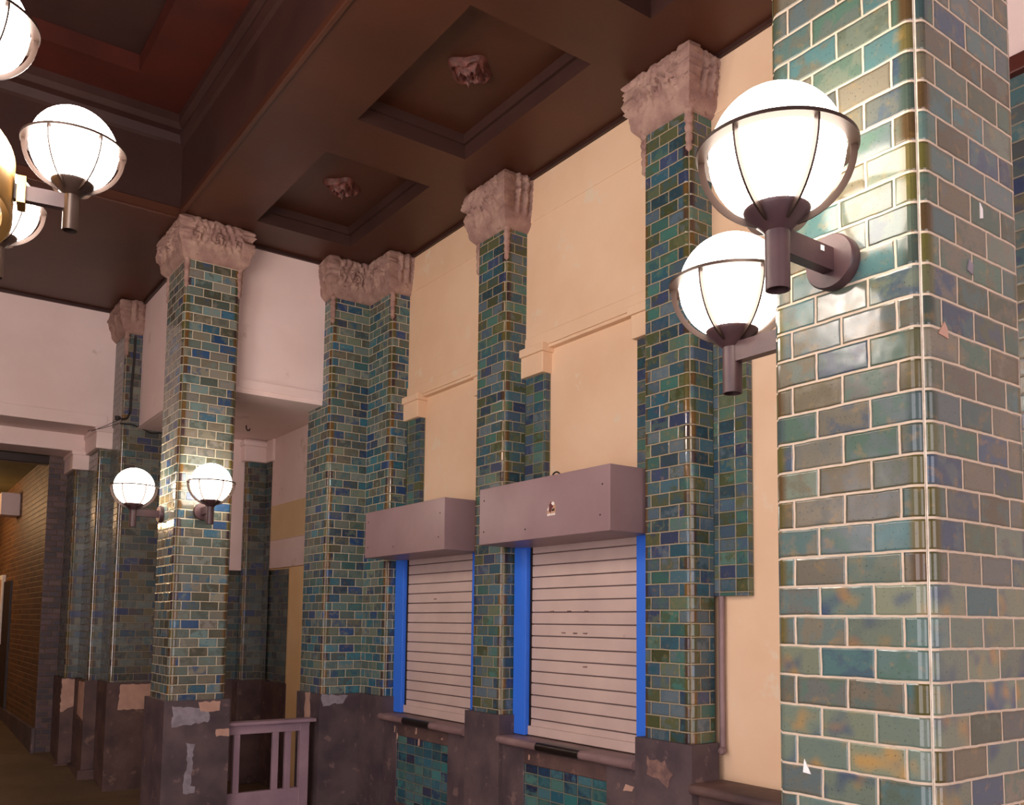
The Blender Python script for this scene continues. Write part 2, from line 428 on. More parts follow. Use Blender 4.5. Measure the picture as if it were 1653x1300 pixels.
# ceiling: the low soffit with its coffers
def soffit(mb, x0, x1, y0, y1, holes, z, mat):
    xs = sorted({x0, x1, *[h[0] for h in holes], *[h[1] for h in holes]}); ys = sorted({y0, y1, *[h[2] for h in holes], *[h[3] for h in holes]})
    for a, b in zip(xs, xs[1:]):
        for c, d in zip(ys, ys[1:]):
            if any(h[0] <= (a + b) / 2 <= h[1] and h[2] <= (c + d) / 2 <= h[3] for h in holes): continue
            mb.face([(a, c, z), (a, d, z), (b, d, z), (b, c, z)], mat)
m = MB()
COF = [(2.60, 3.50, 6.17, 7.66), (2.60, 3.50, 4.15, 5.63), (2.60, 3.50, 2.13, 3.61)]
soffit(m, 2.03, 4.4, -2.0, 8.02, COF, CEIL, 'wood')
soffit(m, -4.0, 4.4, 8.02, 11.3, [], CEIL, 'wood')
def ring(mb, h, ins0, ins1, z0, z1, mat):
    a = [(h[0] + ins0, h[2] + ins0), (h[1] - ins0, h[2] + ins0), (h[1] - ins0, h[3] - ins0), (h[0] + ins0, h[3] - ins0)]
    b = [(h[0] + ins1, h[2] + ins1), (h[1] - ins1, h[2] + ins1), (h[1] - ins1, h[3] - ins1), (h[0] + ins1, h[3] - ins1)]
    for i in range(4):
        j = (i + 1) % 4
        mb.face([(*a[i], z0), (*a[j], z0), (*b[j], z1), (*b[i], z1)], mat)
for h in COF:
    ring(m, h, 0, .01, CEIL, CEIL + .10, 'woodd'); ring(m, h, .01, .035, CEIL + .10, CEIL + .10, 'woodd')
    ring(m, h, .035, .045, CEIL + .10, CEIL + .165, 'woodd')
    m.face([(h[0] + .045, h[2] + .045, CEIL + .165), (h[0] + .045, h[3] - .045, CEIL + .165), (h[1] - .045, h[3] - .045, CEIL + .165), (h[1] - .045, h[2] + .045, CEIL + .165)], 'wood')
struct('ceiling', m)
# upstand between the low soffit and the high ceiling, with its mouldings
HI = 6.305
def run(mb, prof, mat):
    """prof: (inset toward the hall, z); mitred along x=2.03 and y=8.0"""
    for (a, z0), (b, z1) in zip(prof, prof[1:]):
        mb.face([(2.03 - a, -5, z0), (2.03 - a, 8.02 - a, z0), (2.03 - b, 8.02 - b, z1), (2.03 - b, -5, z1)], mat)
        mb.face([(2.03 - a, 8.02 - a, z0), (-4, 8.02 - a, z0), (-4, 8.02 - b, z1), (2.03 - b, 8.02 - b, z1)], mat)
m = MB(); run(m, [(0, CEIL), (0, CEIL + .09)], 'wood'); run(m, [(0, CEIL + .09), (-.012, CEIL + .10), (-.012, 6.04)], 'woodd')
run(m, [(-.012, 6.04), (.012, 6.06), (.03, 6.13), (.012, 6.19), (.05, 6.23), (.05, HI)], 'woodd')
struct('trim_1', m)
m = MB(); run(m, [(.05, HI), (.48, HI)], 'woodr'); run(m, [(.48, HI), (.48, HI + .15)], 'woodr'); run(m, [(.48, HI + .15), (.50, HI + .165), (.52, HI + .15)], 'wood')
struct('trim_2', m)
m = MB()
m.face([(-4, -5, HI + .15), (-4, 7.54, HI + .15), (1.55, 7.54, HI + .15), (1.55, -5, HI + .15)], 'woodd')
for x in (-2.1, -.35): m.box(x - .09, x + .09, -5, 7.5, HI + .02, HI + .16, 'wood')
for y in (-1.5, 1.2, 3.9, 6.35): m.box(-4, 1.53, y - .09, y + .09, HI + .03, HI + .16, 'wood')
struct('ceiling_high', m)
# thin edge bead along the soffit edge
m = MB(); m.box(2.0, 2.035, -5, 8.0, CEIL - .018, CEIL + .004, 'wood'); m.box(-4, 2.035, 7.995, 8.03, CEIL - .018, CEIL + .004, 'wood'); struct('trim_3', m, bevel=.005)
# dark cornice strip where walls meet the soffit
m = MB()
m.box(XW - .03, XW, 1.6, 8.15, CEIL - .03, CEIL - .001, 'woodd'); m.box(2.3, XW, YW - .03, YW, CEIL - .03, CEIL - .001, 'woodd')
m.box(2.30, 2.33, 8.2, 11.0, CEIL - .03, CEIL - .001, 'woodd'); m.box(-3.9, 2.33, 10.97, 11.0, CEIL - .03, CEIL - .001, 'woodd')
struct('trim_4', m)

# right wall
m = MB()
def yz(mb, x, y0, y1, z0, z1, mat): mb.face([(x, y0, z0), (x, y0, z1), (x, y1, z1), (x, y1, z0)], mat)
m.box(XW, 4.4, 1.5, YW, LINT + .13, CEIL + .02, 'plaster')
m.box(XW + .05, 4.4, 1.5, YW, 0, LINT + .13, 'plaster')
struct('wall_right', m)
m = MB()   # slight thickening of the plaster high on the wall
for y0, y1 in ((2.1, 3.67), (4.08, 5.61), (6.03, 7.53)):
    m.box(XW - .007, XW, y0, y1, 5.02, CEIL - .03, 'plaster')
struct('trim_5', m, bevel=.006)
m = MB()   # lintel moulding across the three bays
for y0, y1 in ((2.1, 3.67), (4.08, 5.61), (6.03, 7.53)):
    m.box(XW - .012, XW + .06, y0, y1, LINT + .02, LINT + .125, 'plaster')
    m.box(XW - .004, XW + .06, y0, y1, LINT - .005, LINT + .02, 'plaster')
struct('trim_6', m, bevel=.005)
# back wall with lintel
m = MB()
m.box(2.40, 3.60, YW, 8.52, LINT, CEIL + .02, 'pplaster'); struct('wall_back', m)
m = MB(); m.box(3.60, 4.4, YW, 8.45, 0, CEIL + .02, 'pplaster'); struct('wall_corner', m)
m = MB(); m.box(2.57, 3.49, YW - .018, YW + .01, LINT + .045, LINT + .13, 'pplaster'); struct('trim_7', m, bevel=.006)
# side wall between the corner pillar and the next pillar, open below the lintel
m = MB(); m.box(2.33, 2.75, 8.5, 10.7, LINT, CEIL + .02, 'pplaster'); struct('wall_passage_right', m)
# vestibule behind: soffit, back and side walls
m = MB(); m.face([(2.3, 8.5, LINT + .002), (2.3, 10.6, LINT + .002), (3.9, 10.6, LINT + .002), (3.9, 8.5, LINT + .002)], 'pplaster')
struct('ceiling_vestibule', m)
m = MB()
m.box(2.70, 3.487, 10.38, 10.6, 2.43, LINT + .02, 'pplaster'); m.box(2.70, 3.95, 10.44, 10.62, 0, LINT + .02, 'stone2')
struct('wall_vestibule_back', m)
m = MB()
m.box(3.72, 3.95, 8.45, 10.10, 2.45, LINT + .02, 'pplaster'); m.box(3.745, 3.95, 8.45, 10.5, 0, LINT + .02, 'ochrepl')
m.box(3.714, 3.73, 8.45, 10.09, 2.765, 2.772, 'plaster')
m.box(3.7185, 3.73, 8.45, 10.09, 2.775, 3.17, 'beige')
struct('wall_vestibule_side', m, bevel=.001)
# far back wall with the passage opening
m = MB(); m.box(-4, 2.4, 11.0, 11.6, LINT + .06, CEIL + .02, 'pplaster'); m.box(-4, 2.06, 11.6, 12.1, LINT - .14, LINT + .4, 'pplaster')
struct('wall_far', m, bevel=.008)
m = MB(); m.box(-4, 2.10, 10.985, 11.0, LINT + .06, LINT + .20, 'pplaster'); struct('trim_8', m, bevel=.004)
# passage: brick walls, end wall, ceiling
m = MB()
L0 = 12.1
m.face([(1.69, 22, .2), (1.69, L0, .2), (1.69, L0, 3.84), (1.69, 22, 3.84)], 'brick', [(10, .2), (0, .2), (0, 3.84), (10, 3.84)])
m.face([(1.69, L0, .2), (2.05, L0, .2), (2.05, L0, 3.9), (1.69, L0, 3.9)], 'pbrick', [(0, .2), (.36, .2), (.36, 3.9), (0, 3.9)])
struct('wall_passage_brick', m)
m = MB()
m.face([(-4, 19.2, 0), (1.7, 19.2, 0), (1.7, 19.2, 4), (-4, 19.2, 4)], 'brick', [(0, 0), (5.7, 0), (5.7, 4), (0, 4)]); struct('wall_passage_end', m)
m = MB(); m.face([(-4, L0 - .06, 3.83), (-4, 22, 3.83), (1.7, 22, 3.83), (1.7, L0 - .06, 3.83)], 'greencl'); struct('ceiling_passage', m)
m = MB(); m.box(1.655, 1.70, L0 - .01, 16, .1, .56, 'stone'); struct('baseboard_passage', m, bevel=.01)
# left wall of the hall (outside the frame), wide openings added to let in fill light
m = MB()
for a, b, c, d in ((-5, -3.4, 0, 6.6), (3.9, 4.7, 0, 6.6), (5.4, 22, 0, 6.6), (-3.4, 3.9, 4.3, 6.6), (.1, .6, 0, 4.3), (4.7, 5.4, 0, 2.55), (4.7, 5.4, 3.5, 6.6)):
    m.box(-4.0, -3.6, a, b, c, d, 'pplaster')
struct('wall_left', m)

m = MB(); m.box(-4, -1.6, -5.2, -5.0, 0, 6.6, 'pplaster'); m.box(-1.6, 2.6, -5.2, -5.0, 4.2, 6.6, 'pplaster'); m.box(2.6, 4.4, -5.2, -5.0, 0, 6.6, 'pplaster'); struct('wall_entrance_added', m)  # unseen wall added to cut light from behind; opening widened for fill
m = MB(); m.box(4.2, 4.4, -5, 1.5, 0, 6.6, 'pplaster'); struct('wall_entrance_right', m)
m = MB(); m.face([(1.9, -5.1, CEIL + .01), (1.9, -1.9, CEIL + .01), (4.4, -1.9, CEIL + .01), (4.4, -5.1, CEIL + .01)], 'wood'); struct('ceiling_entrance', m)
# ------------------------------------------------------------------ pillars
def pillar(name, label, cat, base, shaft, tile, z1=5.02, closed=True, plinth=None, cap_pts=None, drops=(), zc=CEIL, bull=None, capclosed=None, plmat='stone', group=None, seed=0, pz=PL, w=.158, vofs=0.0, full=.085):
    t = thing(name, label, cat, (*base, 0), group)
    mb = MB(); tiled(mb, shaft, pz, z1, tile, closed, bull, w=w, vofs=vofs); mb.build('tiled_shaft', t, smooth=30)
    if plinth:
        mb = MB(); mb.prism(plinth, 0, pz, plmat); 
        P = [Vector(p) for p in plinth]; c = sum(P, Vector((0, 0))) / len(P)
        o = mb.build('plinth', t, bevel=.012)
        if plmat == 'patchtop': pass
    if cap_pts:
        mb = MB(); capital(mb, cap_pts, z1, zc + .012, capclosed if capclosed is not None else closed, seed=seed, full=full); mb.build('carved_capital', t, smooth=60)
        for k, (dx, dy) in enumerate(drops):
            mb = MB(); drop(mb, dx, dy, z1 + .01, .27, seed + k); mb.build('carved_drop', t, smooth=70)
    return t
def rect(x0, x1, y0, y1, g=0): return [(x0 - g, y1 + g), (x0 - g, y0 - g), (x1 + g, y0 - g), (x1 + g, y1 + g)]

PV = .0  # vertical phase of the tile courses (set per pillar)
p0 = pillar('tiled_pillar', 'sage green glazed tile pillar filling the right edge, nearest of all', 'pillar', (2.29, 1.385), rect(2.033, 2.545, 1.15, 1.617), 'sage', z1=5.05,
            plinth=rect(2.033, 2.545, 1.15, 1.617, .03), cap_pts=rect(2.033, 2.545, 1.15, 1.617), vofs=.01)
blob_patch(p0, 'tile_chip', 'patch', (2.116, 1.15, EYE + .733), (1, 0, 0), (0, 0, 1), (0, -1, 0), [(-.022, -.012), (.02, -.014), (.018, .01), (.004, .024)], .003, .003, 1).__setitem__('label', 'pale chip in the rounded tile edge')
blob_patch(p0, 'tile_chip', 'gpatch', (2.255, 1.15, EYE + .93), (1, 0, 0), (0, 0, 1), (0, -1, 0), [(-.016, -.012), (.016, -.014), (.014, .01), (-.004, .024)], .003, .003, 2)
blob_patch(p0, 'tile_chip', 'white', (2.325, 1.15, EYE + 1.10), (1, 0, 0), (0, 0, 1), (0, -1, 0), [(-.006, -.02), (.008, -.016), (.006, .012), (-.004, .022)], .002, .003, 3)
sc_ = blob_patch(None, 'paper_scrap', 'white', (2.033, 1.508, EYE - .372), (0, -1, 0), (0, 0, 1), (-1, 0, 0), [(-.012, -.016), (.012, -.018), (-.008, .02)], .002, .0005, 3)
tag(sc_, 'torn white paper triangle stuck low on the nearest sage green pillar', 'paper')

def wall_pilaster(y0, y1, label, seed, tile='teal', x=3.88, z1=4.99):
    pts = [(x, y1), (x, y0), (XW, y0)]
    t = thing('tiled_pilaster', label, 'pilaster', (x, (y0 + y1) / 2, 0), 'tiled pilasters along the ticket wall')
    mb = MB(); tiled(mb, [(XW, y1)] + pts, PL, z1, tile, False, [False, True, True, False], vofs=.03 * seed); mb.build('tiled_shaft', t, smooth=30)
    mb = MB(); g = .03
    mb.prism([(XW, y1 + g), (x - g, y1 + g), (x - g, y0 - g), (XW, y0 - g)][::-1], 0, PL, 'stone'); mb.build('plinth', t, bevel=.012)
    mb = MB(); capital(mb, [(XW, y1), (x, y1), (x, y0), (XW, y0)], z1, CEIL + .012, False, seed=seed); mb.build('carved_capital', t, smooth=60)
    for k, (dx, dy) in enumerate([(x + .012, y0 + .012), (x + .012, y1 - .012)]):
        mb = MB(); drop(mb, dx, dy, z1 + .01, .27, seed + k); mb.build('carved_drop', t, smooth=70)
    return t
r1 = wall_pilaster(3.67, 4.08, 'dark teal tiled pilaster between the right-hand shutter and the lamp-lit pillar', 1, z1=5.0)
r2 = wall_pilaster(5.61, 6.03, 'teal tiled pilaster standing between the two roller shutters', 2, z1=4.95)
blob_patch(r1, 'filler_patch', 'scuff', (3.848, 3.92, .93), (0, -1, 0), (0, 0, 1), (-1, 0, 0), [(-.08, .04), (.10, -.02), (.13, .05), (.06, .12), (-.09, .13)], .003, .012, 4)
# R0 at the far right edge: tiles up to a brown ledge, plaster above
t = thing('tiled_pilaster', 'slim tiled pilaster glimpsed at the right edge behind the nearest pillar', 'pilaster', (3.88, 1.75, 0), 'tiled pilasters along the ticket wall')
mb = MB(); tiled(mb, [(XW, 2.1), (3.88, 2.1), (3.88, 1.5), (XW, 1.5)], PL, 4.24, 'dark', False, [False, True, True, False]); mb.build('tiled_shaft', t, smooth=30)
mb = MB(); mb.box(3.85, XW, 1.47, 2.13, 0, PL, 'stone'); mb.build('plinth', t, bevel=.01)
mb = MB(); mb.box(3.84, XW, 1.46, 2.14, 4.24, 4.32, 'woodr'); mb.build('ledge', t, bevel=.008)
mb = MB(); mb.box(3.92, XW, 1.5, 2.1, 4.32, CEIL - .001, 'pplaster'); mb.build('plaster_top', t)

# corner pier
cp = [(3.49, 8.52), (3.49, 8.0), (3.89, 8.0), (3.89, 7.53), (XW, 7.53)]
t = thing('corner_pier', 'stepped blue and teal tiled corner pier between the gate and the left shutter', 'pillar', (3.8, 8.1, 0))
mb = MB(); tiled(mb, cp, PL, 5.0, 'blue', False, [False, True, False, True, False], vofs=.02); mb.build('tiled_shaft', t, smooth=30)
mb = MB(); g = .03
mb.prism([(3.49 - g, 8.52), (3.49 - g, 8.0 - g), (3.89 - g, 8.0 - g), (3.89 - g, 7.53 - g), (XW, 7.53 - g), (XW, 8.17)], 0, PL, 'stone'); mb.build('plinth', t, bevel=.012)
mb = MB(); mb.prism([(3.49 - .07, 8.52), (3.49 - .07, 8.0 - .07), (3.89 - .05, 8.0 - .07), (3.89 - .05, 7.53 - .05), (XW, 7.53 - .05), (XW, 8.17)], 0, .13, 'stone2'); mb.build('base_course', t, bevel=.02)
mb = MB(); capital(mb, [(3.49, 8.2), (3.49, 8.0), (3.89, 8.0), (3.89, 7.53), (XW, 7.53)], 5.0, CEIL + .012, False, seed=3); mb.build('carved_capital', t, smooth=60)
for k, (dx, dy) in enumerate([(3.502, 8.012), (3.902, 7.542)]):
    mb = MB(); drop(mb, dx, dy, 5.01, .27, 30 + k); mb.build('carved_drop', t, smooth=70)
blob_patch(t, 'filler_patch', 'patch', (3.46, 8.25, 1.02), (0, 1, 0), (0, 0, 1), (-1, 0, 0), [(-.07, -.16), (.08, -.16), (.05, .14), (-.05, .15)], .003, .012, 5)
blob_patch(t, 'filler_patch', 'gpatch', (3.60, 7.97, 1.09), (1, 0, 0), (0, 0, 1), (0, -1, 0), [(-.11, -.02), (.1, -.005), (.14, .07), (-.12, .075)], .002, .01, 15)

# left corner pillar
t = pillar('tiled_pillar', 'tall grey-green and blue tiled pillar bearing two glowing globe lamps', 'pillar', (2.33, 8.25), rect(2.09, 2.578, 7.95, 8.55), 'grey', z1=5.02,
           plinth=rect(2.09, 2.578, 7.95, 8.55, .032), cap_pts=rect(2.09, 2.578, 7.95, 8.55), drops=[(2.102, 7.962), (2.566, 7.962), (2.1, 8.52)], seed=4, vofs=.04)
Y_ = 7.918
blob_patch(t, 'filler_patch', 'gpatch', (2.28, Y_, .60), (1, 0, 0), (0, 0, 1), (0, -1, 0), [(-.045, -.21), (.055, -.21), (.06, -.16), (.02, -.15), (.025, .02), (.035, .20), (-.03, .21), (-.015, .05), (-.04, -.1)], .003, .008, 6)['label'] = 'rough pale grey vertical smear of filler with two holes'
blob_patch(t, 'filler_patch', 'gpatch', (2.30, Y_, 1.03), (1, 0, 0), (0, 0, 1), (0, -1, 0), [(-.17, -.07), (.12, -.05), (.14, .08), (-.18, .09)], .002, .012, 7)
blob_patch(t, 'filler_patch', 'patch', (2.45, Y_, 1.10), (1, 0, 0), (0, 0, 1), (0, -1, 0), [(-.09, -.03), (.07, -.025), (.08, .06), (-.11, .05)], .003, .008, 8)
blob_patch(t, 'filler_patch', 'patch', (2.56, Y_, .885), (1, 0, 0), (0, 0, 1), (0, -1, 0), [(-.06, -.03), (.045, -.03), (.045, .03), (-.07, .035)], .004, .008, 9)

# second pillar on the left
t = thing('tiled_pillar', 'brown-edged tiled pillar left of the two-lamp pillar, with a black cable on it', 'pillar', (2.4, 10.7, 0))
mb = MB(); tiled(mb, [(2.155, 11.0), (2.155, 10.5), (2.72, 10.5)], PL, 5.02, 'dark', False, [False, True, False]); mb.build('tiled_shaft', t, smooth=30)
mb = MB(); mb.prism([(2.125, 11.0), (2.125, 10.47), (2.72, 10.47), (2.72, 11.0)], 0, PL, 'stone2'); mb.build('plinth', t, bevel=.012)
mb = MB(); capital(mb, [(2.155, 11.0), (2.155, 10.5), (2.33, 10.5)], 5.02, CEIL + .012, False, seed=8); mb.build('carved_capital', t, smooth=60)
mb = MB(); drop(mb, 2.167, 10.512, 5.03, .27, 41); mb.build('carved_drop', t, smooth=70)
blob_patch(t, 'filler_patch', 'patch', (2.40, 10.468, 1.05), (1, 0, 0), (0, 0, 1), (0, -1, 0), [(-.16, -.17), (.3, -.17), (.3, .10), (-.14, .10)], .003, .006, 10)

def jamb(x, y0, y1, xr, zt, label, name='passage_pier', mat='dark', plz=.97):
    t = thing(name, label, 'pier', ((x + xr) / 2, (y0 + y1) / 2, 0), 'piers framing the passage')
    mb = MB(); tiled(mb, [(x, y1), (x, y0), (xr, y0)], PL, zt, mat, False, [False, True, False], vofs=.03); mb.build('tiled_shaft', t, smooth=30)
    mb = MB(); mb.prism([(x - .03, y1), (x - .03, y0 - .03), (xr, y0 - .03), (xr, y1)], 0, PL, 'stone2'); mb.build('plinth', t, bevel=.012)
    mb = MB(); mb.prism([(x - .07, y1), (x - .07, y0 - .07), (xr, y0 - .07), (xr, y1)], 0, .2, 'stone2'); mb.build('base_course', t, bevel=.02)
    return t
j1 = jamb(2.03, 11.0, 11.6, 2.16, 3.80, 'tiled passage pier directly behind the cable pillar, with cream block on top')
mb = MB(); mb.box(1.985, 2.17, 10.94, 11.62, 3.775, LINT + .06, 'pplaster'); mb.box(1.97, 2.17, 10.925, 11.62, 3.96, LINT + .06, 'pplaster'); mb.build('cap_block', j1, bevel=.01)
blob_patch(j1, 'filler_patch', 'patch', (1.999, 11.2, .98), (0, -1, 0), (0, 0, 1), (-1, 0, 0), [(-.12, -.2), (.2, -.24), (.2, .17), (-.1, .17)], .003, .01, 11)
j2 = jamb(1.893, 11.6, 12.1, 2.04, 3.62, 'dark tiled passage pier beside the purple brick, farthest of the tiled piers')
mb = MB(); mb.box(1.855, 2.05, 11.55, 12.11, 3.60, LINT - .14, 'pplaster'); mb.box(1.84, 2.05, 11.535, 12.11, 3.77, LINT - .14, 'pplaster'); mb.build('cap_block', j2, bevel=.01)
blob_patch(j2, 'filler_patch', 'patch', (1.95, 11.567, 1.02), (1, 0, 0), (0, 0, 1), (0, -1, 0), [(-.085, -.24), (.08, -.16), (.085, .14), (-.085, .14)], .003, .01, 12)

# vestibule corner pier with cap
t = thing('vestibule_pier', 'dark tiled pier in the vestibule corner behind the gate, with cream cap', 'pier', (3.6, 10.35, 0))
mb = MB(); tiled(mb, [(3.487, 10.40), (3.487, 10.3), (3.72, 10.3), (3.72, 10.11)], PL, 3.71, 'dark', False, [False, True, False, False]); mb.build('tiled_shaft', t, smooth=30)
mb = MB(); mb.face([(3.738, 10.30, PL), (3.738, 9.55, PL), (3.738, 9.55, 2.43), (3.738, 10.30, 2.43)], 'dark', [(0, PL), (.75, PL), (.75, 2.43), (0, 2.43)]); mb.build('tiled_side', t)
mb = MB(); mb.face([(3.20, 10.43, PL), (3.5, 10.43, PL), (3.5, 10.43, 2.42), (3.20, 10.43, 2.42)], 'dark', [(0, PL), (.3, PL), (.3, 2.42), (0, 2.42)]); mb.build('tiled_back', t)
mb = MB(); mb.box(3.44, 3.76, 10.25, 10.42, 3.70, LINT, 'pplaster'); mb.box(3.42, 3.76, 10.22, 10.42, 3.88, LINT - .02, 'pplaster'); mb.box(3.69, 3.76, 10.03, 10.30, 3.70, LINT, 'pplaster'); mb.build('cap_block', t, bevel=.01)
mb = MB(); mb.box(3.46, 3.76, 10.27, 10.45, 0, PL, 'stone2'); mb.box(3.735, 3.76, 9.53, 10.3, 0, PL, 'stone2'); mb.build('plinth', t, bevel=.01)

# small tiled jamb strips with cream caps at both sides of every bay
JL = {(4.08, 0): 'tiled jamb strip with cream cap, right-hand end of the right shutter bay', (5.61, 1): 'tiled jamb strip with cream cap, left-hand end of the right shutter bay',
      (6.03, 0): 'tiled jamb strip with cream cap, right-hand end of the left shutter bay', (7.53, 1): 'tiled jamb strip with cream cap beside the corner pier',
      (3.67, 1): 'broad tiled jamb strip with ragged lower end beside the lamp-lit pillar'}
for (y, far), lab in JL.items():
    y0, y1 = (y - .26, y) if far else (y, y + .26)
    t = thing('jamb_strip', lab, 'jamb', (XW, (y0 + y1) / 2, 0), 'tiled jamb strips of the bays')
    zb = 2.03 if y == 3.67 else 1.0
    mb = MB(); ins = (y0, y1)
    mb.box(XW, XW + .06, y0, y1, zb, 3.77, 'half'); mb.build('tiled_strip', t, bevel=.004)
    ya, yb = (y0 - .035, y1) if far else (y0, y1 + .035)
    if far: yb = y1 + .03
    else: ya = y0 - .03
    mb = MB(); mb.box(XW - .045, XW + .06, ya + .02, yb - .02, 3.765, 3.93, 'plaster'); mb.box(XW - .065, XW + .06, ya, yb, 3.925, 3.99, 'plaster'); mb.build('cap_block', t, bevel=.008)
# conduit beside the right bay
mb = MB(); mb.tube([(XW + .02, 3.63, 2.03), (XW + .02, 3.632, 1.6), (XW + .02, 3.628, 1.13)], .018, 'sill'); o = mb.build('conduit', smooth=60); tag(o, 'mauve painted vertical pipe beside the dark teal pilaster, below the jamb strip', 'pipe')
mb = MB(); mb.lathe([(.001, -.02), (.02, -.016), (.024, 0), (.02, .016), (.001, .02)], (XW + .005, 3.62, 1.125), 'sill', 12, 'X'); mb.build('knob', o, smooth=60)

# ------------------------------------------------------------------ shutters
def shutter(y0, y1, by0, by1, label, right):
    t = thing('roller_shutter', label, 'shutter', (4.0, (y0 + y1) / 2, 1.03), 'grey roller shutters of the ticket windows')
    mb = MB(); mb.box(3.62, XW - .002, by0, by1, 2.427, 2.84, 'box'); mb.build('housing_box', t, bevel=.004)
    g = .165
    for a, b in ((y0 + .01, y0 + g), (y1 - g, y1 - .01)):
        mb = MB(); mb.box(3.985, XW + .03, a, b, 1.03, 2.43, 'bluep'); mb.build('guide_rail', t, bevel=.004)['label'] = 'bright blue guide rail'
    # curtain of slats
    ya, yb = y0 + g + .004, y1 - g - .004; z = 1.06; P = []
    zt = 2.46; n = 16; h = (zt - z) / n
    mb = MB()
    for i in range(n):
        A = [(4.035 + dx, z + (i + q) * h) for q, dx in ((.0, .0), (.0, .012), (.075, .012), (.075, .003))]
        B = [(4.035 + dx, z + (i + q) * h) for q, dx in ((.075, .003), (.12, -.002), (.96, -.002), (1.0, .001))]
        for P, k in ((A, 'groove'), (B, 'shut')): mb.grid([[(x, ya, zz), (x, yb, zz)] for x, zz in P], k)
    mb.box(4.012, 4.05, ya, yb, 1.035, 1.10, 'shut'); c = mb.build('slat_curtain', t, smooth=25)
    mb = MB(); mb.box(4.022, 4.075, yb - .012, yb + .001, 1.035, 2.45, 'steel'); mb.build('side_channel', t)
    for yy, zz in ((by0 + .07, 2.72), (by0 + .09, 2.53), ((by0 + by1) / 2 + .15, 2.50), (by1 - .06, 2.75), (by1 - .06, 2.52)):
        mb = MB(); mb.lathe([(.0001, -.003), (.006, -.002), (.007, .001)], (3.62, yy, zz), 'steel', 10, 'X'); mb.build('screw', t)
    return t
s1 = shutter(4.08, 5.61, 4.09, 5.54, 'larger right-hand roller shutter under a box with a small sticker', True)
s2 = shutter(6.03, 7.53, 6.04, 7.43, 'left roller shutter under a plain smudged box, beside the corner pier', False)
# small rust and paint marks on the curtains
for k, (yy, zz, who) in enumerate(((5.189, 1.944, s1), (4.988, 1.945, s1), (4.802, 1.945, s1), (5.05, 1.79, s1), (4.92, 1.79, s1), (4.81, 1.79, s1), (4.81, 1.56, s1), (6.86, 2.06, s2))):
    blob_patch(who, 'rust_mark', 'scuff', (4.030, yy, zz), (0, -1, 0), (0, 0, 1), (-1, 0, 0), [(-.022, -.004), (.02, -.005), (.024, .004), (-.014, .005)], .002, .002, 50 + k)
# sticker
y_, z_ = 4.67, EYE + .752
t = thing('sticker', 'small torn printed sticker on the right shutter box', 'sticker', (3.618, y_, z_))
def flatpoly(name, pts, mat, x):
    mb = MB(); f = [(x, y_ - a, z_ + b) for a, b in pts]; g = [(x + .0015, y_ - a, z_ + b) for a, b in pts]
    mb.face(f, mat)
    for i in range(len(f)): j = (i + 1) % len(f); mb.face([g[i], g[j], f[j], f[i]], mat)
    return mb.build(name, t)
S_ = 1.25
def sc(l): return [(a * S_, b * S_) for a, b in l]
flatpoly('backing', sc([(-.036, -.012), (-.022, .012), (-.018, .03), (0, .043), (.022, .04), (.034, .02), (.036, -.02), (.030, -.034), (-.034, -.036)]), 'tan', 3.6175)
flatpoly('dark_shape', sc([(-.020, -.01), (-.018, .026), (-.004, .04), (.010, .036), (.016, .012), (.004, 0), (-.006, -.02)]), 'maroon', 3.6172)
flatpoly('white_shape', sc([(-.002, .032), (.012, .038), (.024, .034), (.026, .022), (.010, .020)]), 'white', 3.6169)
flatpoly('white_corner', sc([(-.036, -.004), (-.022, .016), (-.024, -.004)]), 'white', 3.6169)
flatpoly('olive_shape', sc([(.002, -.004), (.028, .004), (.028, -.010), (.006, -.012)]), 'steel', 3.6169)
for k, (a, b) in enumerate(((-.034, -.020), (-.018, -.004), (.000, .010), (.012, .022), (.024, .034))):
    flatpoly('letter_mark', sc([(a, -.034), (b - .002, -.033), (b, -.024), (a + .001, -.022)]), 'white', 3.6168)
# cable loop and loose wires on the box
mb = MB(); mb.tube([(3.75, 4.79 + .055 * math.cos(a), 2.83 + .06 * math.sin(a)) for a in [PI * k / 14 for k in range(15)]], .006, 'wire')
tag(mb.build('cable', smooth=60), 'thin dark cable looping up from the top of the right shutter box', 'cable')
mb = MB(); mb.tube([(3.75, 5.50 - .02 * k, 2.846 + .014 * math.sin(k * .5) ** 2 + .0006 * k) for k in range(18)], .006, 'wire')
tag(mb.build('cable', smooth=60), 'dark cable lying along the far front of the right shutter box top', 'cable')
mb = MB(); mb.tube([(3.80, 5.52 - .02 * k, 2.846 + .02 * math.sin(k * .35) ** 2) for k in range(14)], .005, 'wire')
tag(mb.build('cable', smooth=60), 'second dark cable on the right shutter box top, close to the wall', 'cable')
mb = MB(); mb.tube([(3.9, 7.0 - .02 * k, 2.846 + .03 * abs(math.sin(k * .8))) for k in range(10)], .006, 'sill')
tag(mb.build('cable', smooth=60), 'short pale cable lying on top of the left shutter box', 'cable')

